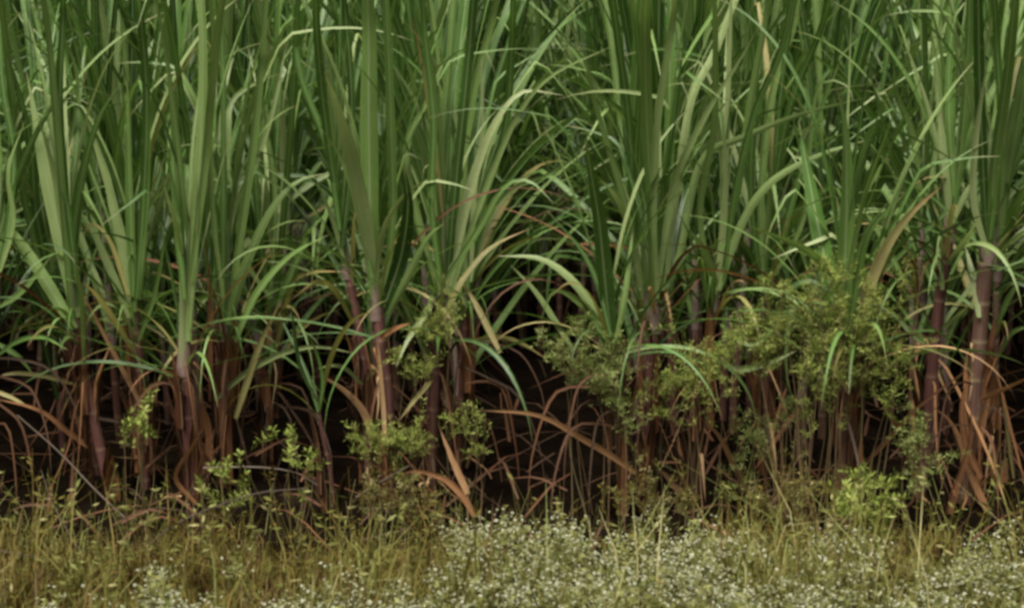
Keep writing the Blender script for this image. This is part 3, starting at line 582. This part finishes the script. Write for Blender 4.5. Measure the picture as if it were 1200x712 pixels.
def weed(label, blobs, Y, key, foot, n, seed, ll=.013, cat='weed', name='weed_plant', lw=.0023, pl=(.025, .06)):
    """blobs: pixel ellipses (cx, cy, rx, ry); foot: pixel x of the rooting point"""
    rr = random.Random(seed)
    fx = at(foot, 590, Y).x
    root = empty(name, Vector((fx, Y, hgt(fx, Y)))); tag(root, label, cat)
    st = MB(); fo = MB(); tot = sum(b[2] * b[3] for b in blobs)
    F0 = Vector((fx, Y, 0))
    for bx, by, rx, ry in blobs:
        c_ = at(bx, by, Y); R_ = Vector((rx * MPP, max(.05, .6 * rx * MPP), ry * MPP))
        k = max(5, int(n * 1.5 * rx * ry / tot)); nb = max(3, k // 9)
        for b_ in range(nb):
            a = Vector((rr.gauss(0, .6), rr.gauss(0, .5), rr.gauss(0, .6)))
            if a.length > 1.25: a = a.normalized() * 1.25
            e = c_ + Vector((a.x * R_.x, a.y * R_.y, a.z * R_.z))
            e.z = max(e.z, .03)
            f0 = Vector((F0.x * .45 + e.x * .55 + rr.uniform(-.03, .03), Y + rr.uniform(-.04, .1), -.02))
            hub = f0.lerp(e, .55) + Vector((rr.uniform(-.03, .03), rr.uniform(-.02, .03), 0))
            if b_ % 3 == 0 or nb < 5: tube(st, [f0, hub, e], lambda t: .0020 * (1 - .7 * t), n=6, sides=5, tint=rr.random())
            ax_ = Vector((rr.gauss(0, .5), rr.gauss(-.2, .4), 1)).normalized(); sp = rr.uniform(.02, .07)
            tube(st, [e - ax_ * sp, e + ax_ * sp], .0009, n=3, sides=4, tint=.6)
            for q in range(k // nb + 1):
                d = (Vector((rr.gauss(0, 1), rr.gauss(-.2, .8), rr.gauss(.2, .6))).normalized() * .8 + ax_ * .8).normalized()
                p = e + ax_ * rr.uniform(-1, 1) * sp + Vector((rr.gauss(0, .006), rr.gauss(0, .006), 0))
                pinnate(fo, p, d, rr.uniform(*pl), rr, lw=lw, ll=ll)
    st.build('stem', M['stem'], root); fo.build('foliage', M[key], root, smooth=False)
weed('large feathery light green weed spreading across the canes at right', [(900, 385, 50, 45), (945, 350, 30, 35), (970, 380, 50, 50), (1030, 385, 52, 50), (930, 440, 65, 42), (1005, 430, 55, 40), (870, 410, 35, 35)], 4.72, 'weed', 960, 540, 1)
weed('rounded fine-leaved green weed between the dense sheaf and the large weed', [(805, 430, 32, 28), (800, 460, 30, 20)], 4.78, 'weed', 806, 110, 2)
weed('grey-green weed left of the middle purple cane', [(670, 425, 32, 30), (710, 445, 30, 28), (735, 480, 22, 20)], 4.8, 'greyweed', 715, 170, 3)
weed('flat-topped yellow-green weed at the foot of the cane with the widest blade', [(450, 527, 36, 12), (440, 520, 26, 9), (488, 515, 18, 8)], 4.72, 'weed', 455, 70, 4)
weed('small light green weed clinging to the reddish cane', [(520, 395, 26, 18), (495, 425, 16, 18)], 4.8, 'weed', 512, 60, 5)
weed('sprig with yellow-green leaves hanging before the black gap', [(562, 500, 20, 12), (548, 508, 14, 8)], 4.8, 'weed', 552, 22, 6)
weed('small bluish weed under the right-hand pair of canes', [(1075, 515, 20, 22), (1070, 545, 20, 18)], 4.72, 'greyweed', 1072, 60, 7)
weed('bright lime fern-like weed above the white flowers at right', [(1005, 592, 30, 14), (1025, 610, 20, 14)], 4.55, 'weed', 1018, 60, 8, ll=.018, lw=.006)
weed('upright star-leaved sprig at the foot of the pale-bladed cane', [(168, 500, 18, 12), (172, 495, 12, 16)], 4.72, 'weed', 170, 9, 9, ll=.018, lw=.006, pl=(.03, .05))
weed('low sprig with broad yellow-green leaves beside the stout purple cane', [(276, 568, 14, 10), (262, 575, 16, 8)], 4.68, 'weed', 274, 9, 10, ll=.018, lw=.006, pl=(.03, .05))
weed('sprig of broad leaves left of the short thin shoot', [(352, 550, 16, 8), (345, 522, 10, 8)], 4.7, 'weed', 346, 8, 11, ll=.018, lw=.006, pl=(.03, .05))
weed('bushy brownish yellow weed at the edge of the flowers right of the centre', [(930, 590, 32, 24), (905, 600, 24, 18)], 4.6, 'grass', 925, 90, 12)
weed('dull olive weed at the foot of the stout cane behind the middle weed', [(765, 578, 30, 18), (790, 590, 25, 14)], 4.62, 'grass', 772, 60, 13)
weed('sparse olive weed between the yellow-green weed and the white flowers', [(440, 580, 40, 18), (500, 575, 30, 16)], 4.66, 'grass', 468, 60, 14)
weed('leafy dull green weed under the large feathery weed', [(890, 520, 25, 30), (930, 500, 30, 20), (870, 555, 20, 20)], 4.85, 'greyweed', 900, 60, 15)

# ------------------------------------------------------------------ verge: grass and dead litter
rr = random.Random(5)
gm = MB()
def blade(mb, x, y, h, w_, tn, lean=.5):
    a = rr.uniform(0, 6.28); o = Vector((math.cos(a), math.sin(a), 0)); p = Vector((x, y, hgt(x, y) - .005)); s = Vector((-o.y, o.x, 0))
    if abs(s.x) < .3: s = Vector((.6, s.y * .5, 0))
    le = rr.uniform(.05, lean) * h; pts = [p, p + o * le * .25 + Vector((0, 0, h * .55)), p + o * le + Vector((0, 0, h))]
    if rr.random() < .35: pts[2].z = p.z + h * rr.uniform(.45, .8); pts[2] += o * h * .3
    b = len(mb.v)
    mb.v += [pts[0] - s * w_, pts[0] + s * w_, pts[1] - s * w_ * .8, pts[1] + s * w_ * .8, pts[2]]
    mb.t += [tn] * 5; mb.uv += [(.3, .3)] * 5; mb.f += [(b, b + 1, b + 3, b + 2), (b + 2, b + 3, b + 4)]; mb.mi += [0, 0]
def nz2(x, y): return .5 + .5 * math.sin(x * 5.3 + 2 * math.sin(y * 4.1 + x)) * math.sin(y * 6.1 + 1.7 * math.sin(x * 3.3))
for i in range(38000):
    x = rr.uniform(-1.7, 1.7); y = 3.75 + .93 * rr.random() ** .9
    q = nz2(x, y)
    if y > 4.35 + .30 * nz2(x * 1.9 + 5, 2.1 + x) + rr.uniform(-.05, .08): continue
    h = rr.uniform(.04, .12) * (.7 + .6 * q) * (1 if y < 4.35 else .55 if q < .6 else .75)
    if rr.random() < .08: h *= rr.uniform(1.5, 2.6)
    if q < .3: h *= .6
    blade(gm, x, y, h, rr.uniform(.0010, .0026), max(0, min(1, rr.gauss(.40, .24) + (nz2(y * 2, x * 2.2) - .5) * .5 + (.25 if x > 0 and y < 4.4 else 0))), 1.3)
for i in range(850):
    x = rr.uniform(-1.6, 1.6); y = rr.uniform(3.9, 4.72); h = rr.uniform(.06, .2); p = Vector((x, y, hgt(x, y))); tn = rr.uniform(.3, 1)
    tp = p + Vector((rr.gauss(0, .25) * h, rr.gauss(0, .2) * h, h)); q = Vector((.0009, 0, 0)); gm.face([p - q, p + q, tp + q * .5, tp - q * .5], tn)
    for j in range(rr.randint(2, 7)):
        t = rr.uniform(.3, 1); c_ = p.lerp(tp, t); e = Vector((rr.gauss(0, 1), rr.gauss(0, 1), rr.uniform(-.2, .9))).normalized(); s_ = rr.uniform(.008, .03)
        w_ = e.cross(Vector((rr.gauss(0, 1), rr.gauss(0, 1), rr.gauss(0, 1)))).normalized() * s_ * .14
        gm.face([c_, c_ + e * s_ * .5 + w_, c_ + e * s_, c_ + e * s_ * .5 - w_], max(0, min(1, tn + rr.uniform(-.2, .2))))
tag(gm.build('verge_grass', M['grass']), 'tangled olive and straw coloured grass along the edge of the cane', 'grass', kind='stuff')
lm = MB()
for i in range(260):
    x = rr.uniform(-1.7, 1.7); y = rr.uniform(4.55, 6.2); a = rr.uniform(0, 3.14); L_ = rr.uniform(.08, .4); z = hgt(x, y) + rr.uniform(.005, .07)
    d = Vector((math.cos(a), math.sin(a), rr.uniform(-.25, .25))) * L_ * .5; p = Vector((x, y, z))
    ribbon(lm, [p - d, p + Vector((0, 0, rr.uniform(.0, .06))), p + d], rr.uniform(.004, .012), side=Vector((0, rr.uniform(-.4, .4), 1)).cross(d), kind='dry', tint=rr.uniform(0, .45), n=5, across=3)
tag(lm.build('leaf_litter', M['dry']), 'brown dead cane leaves lying under the stalks', 'leaf litter', kind='stuff')

# ------------------------------------------------------------------ white flowering weeds
fm = MB()
def flower_plant(x, y, h, nst):
    base = Vector((x, y, hgt(x, y)))
    for s in range(nst):
        a = rr.uniform(0, 6.28); sp = rr.uniform(0, .5) * h
        top = base + Vector((math.cos(a) * sp, math.sin(a) * sp, h * rr.uniform(.55, 1)))
        mid = base.lerp(top, .5) + Vector((rr.uniform(-.01, .01), rr.uniform(-.01, .01), .01))
        # stem
        sd_ = Vector((.0009, 0, 0)); b = len(fm.v)
        fm.v += [base - sd_, base + sd_, mid - sd_, mid + sd_, top - sd_ * .6, top + sd_ * .6]; fm.t += [.5] * 6; fm.uv += [(.3, .3)] * 6
        fm.f += [(b, b + 1, b + 3, b + 2), (b + 2, b + 3, b + 5, b + 4)]; fm.mi += [0, 0]
        for q in range(9):
            t = rr.uniform(.25, 1); p = base.lerp(mid, t * 2) if t < .5 else mid.lerp(top, t * 2 - 1)
            e = Vector((rr.gauss(0, 1), rr.gauss(0, 1), rr.uniform(-.1, .9))).normalized(); L_ = rr.uniform(.010, .024)
            w_ = e.cross(Vector((rr.gauss(0, 1), rr.gauss(0, 1), rr.gauss(0, 1)))).normalized() * L_ * .2
            fm.face([p, p + e * L_ * .5 + w_, p + e * L_, p + e * L_ * .5 - w_], rr.uniform(.1, 1), 0)
        for q in range(rr.randint(3, 8)):
            p = top + Vector((rr.gauss(0, .012), rr.gauss(0, .012), rr.gauss(0, .010))); r = rr.uniform(.0014, .0042)
            n_ = Vector((rr.gauss(0, .5), rr.gauss(-.5, .4), 1)).normalized(); A = n_.orthogonal().normalized(); B = n_.cross(A)
            k = 5; ring = [p + (A * math.cos(6.283 * j / k) + B * math.sin(6.283 * j / k)) * r for j in range(k)]; tn = rr.random()
            tp = p + n_ * r * .8; b = len(fm.v); fm.v += ring + [tp]; fm.t += [tn] * (k + 1); fm.uv += [(.3, .3)] * (k + 1)
            for j in range(k): fm.f.append((b + j, b + (j + 1) % k, b + k)); fm.mi.append(1)
            bt = p - n_ * r * .6; b = len(fm.v); fm.v += ring + [bt]; fm.t += [tn] * (k + 1); fm.uv += [(.3, .3)] * (k + 1)
            for j in range(k): fm.f.append((b + (j + 1) % k, b + j, b + k)); fm.mi.append(1)
# drifts: where the flowers stand, as pixel spots (x, y, spread x, spread y, count)
drifts = [(590, 600, 36, 10, 26), (655, 606, 34, 10, 26), (560, 620, 40, 14, 26), (700, 625, 50, 14, 24), (560, 655, 60, 30, 60), (650, 655, 60, 32, 75), (620, 610, 50, 12, 22), (770, 660, 60, 30, 75), (840, 655, 60, 30, 95), (835, 625, 30, 14, 22), (770, 600, 40, 12, 14), (930, 680, 60, 24, 70), (1000, 655, 60, 24, 60),
          (1090, 680, 60, 24, 66), (1165, 665, 50, 26, 55), (1170, 620, 30, 14, 12), (960, 625, 40, 14, 16), (420, 690, 60, 18, 42), (330, 695, 60, 14, 40), (240, 700, 50, 14, 26), (180, 665, 16, 12, 14), (190, 695, 25, 14, 16), (680, 700, 80, 16, 60), (860, 705, 80, 16, 60), (1020, 705, 90, 14, 50), (60, 705, 60, 10, 12), (300, 650, 60, 12, 6), (440, 655, 40, 10, 8), (510, 700, 60, 12, 40)]
for cx, cy, sx, sy, n in drifts:
    for i in range(int(n * .74)):
        px = rr.gauss(cx, sx * .55); py = min(760, rr.gauss(cy, sy * .6)); h = rr.uniform(.05, .12) * (1 + .8 * nz2(cx * .01 + px * .02, cy * .013 + i * .001))
        # the flower head shows at (px, py): find the ground distance of a plant of that height
        d = fwd + rt * ((px - 600) / F) - up * ((py - 356) / F); t = (CAM_H - h) / -d.z; p = C0 + d * t
        if p.y > 5.15 or p.y < 3.6: continue
        if nz2(p.x * 2.3 + 3, p.y * 2.6) < .42 and rr.random() < .9: continue
        flower_plant(p.x, p.y, h, rr.randint(2, 5))
tag(fm.build('white_flower_weeds', [M['flowerleaf'], M['flower']], smooth=False), 'drifts of tiny white flowers on fine green stems filling the foreground', 'flowering weeds', kind='stuff')

# ------------------------------------------------------------------ twigs
def twig(label, px, Y, r, tn):
    pts = [at(x, y, Y) for x, y in px]
    for p in pts: p.z = max(p.z, hgt(p.x, p.y) + .012)
    root = MB(); tube(root, pts, lambda t: r * (1 - .5 * t), n=14, sides=6, tint=tn)
    tag(root.build('dry_twig', M['twig']), label, 'twig')
twig('straight grey twig slanting down to the foot of the left canes', [(150, 610), (110, 572), (70, 530), (20, 486)], 4.7, .0026, .8)
twig('dark bent twig lying across the grass at the lower left', [(122, 714), (98, 684), (60, 656), (0, 645), (-20, 640)], 4.35, .0032, .2)
twig('dark twig rising from the grass towards the short thin shoot', [(160, 652), (190, 625), (230, 602), (300, 578), (360, 572)], 4.45, .0024, .1)
twig('thin pale grass stalk curving up in the lower left grass', [(96, 680), (84, 630), (62, 590), (48, 550)], 4.5, .0018, .7)
twig('long tan straw lying level between the purple canes and the short shoot', [(238, 548), (300, 547), (345, 553), (372, 568)], 4.72, .0022, .8)
twig('grey twig slanting up under the flat-topped yellow-green weed', [(418, 582), (445, 565), (480, 545)], 4.68, .0026, .3)
fl = []
def fallen(label, px, Y, wpx, tn):
    m = MB(); ribbon(m, [at(x, y, Y) for x, y in px], wpx * MPP, side=lambda T: T.cross(fwd), kind='dry', tint=tn, n=18, across=5, fold=.3, wave=.15, twist=(.2, -.5))
    tag(m.build('fallen_leaf', M['dry']), label, 'dead leaf')
fallen('arched tan dead leaf resting on the weeds below the reddish cane', [(556, 604), (540, 578), (515, 558), (480, 552), (462, 566)], 4.68, 8, .68)
fallen('narrow tan dead leaf standing behind the arched one', [(548, 578), (532, 542), (514, 498)], 4.75, 8, .7)
fallen('short pinkish dead leaf lying before the lime fern-like weed', [(985, 568), (1005, 572), (1020, 578)], 4.75, 8, .6)
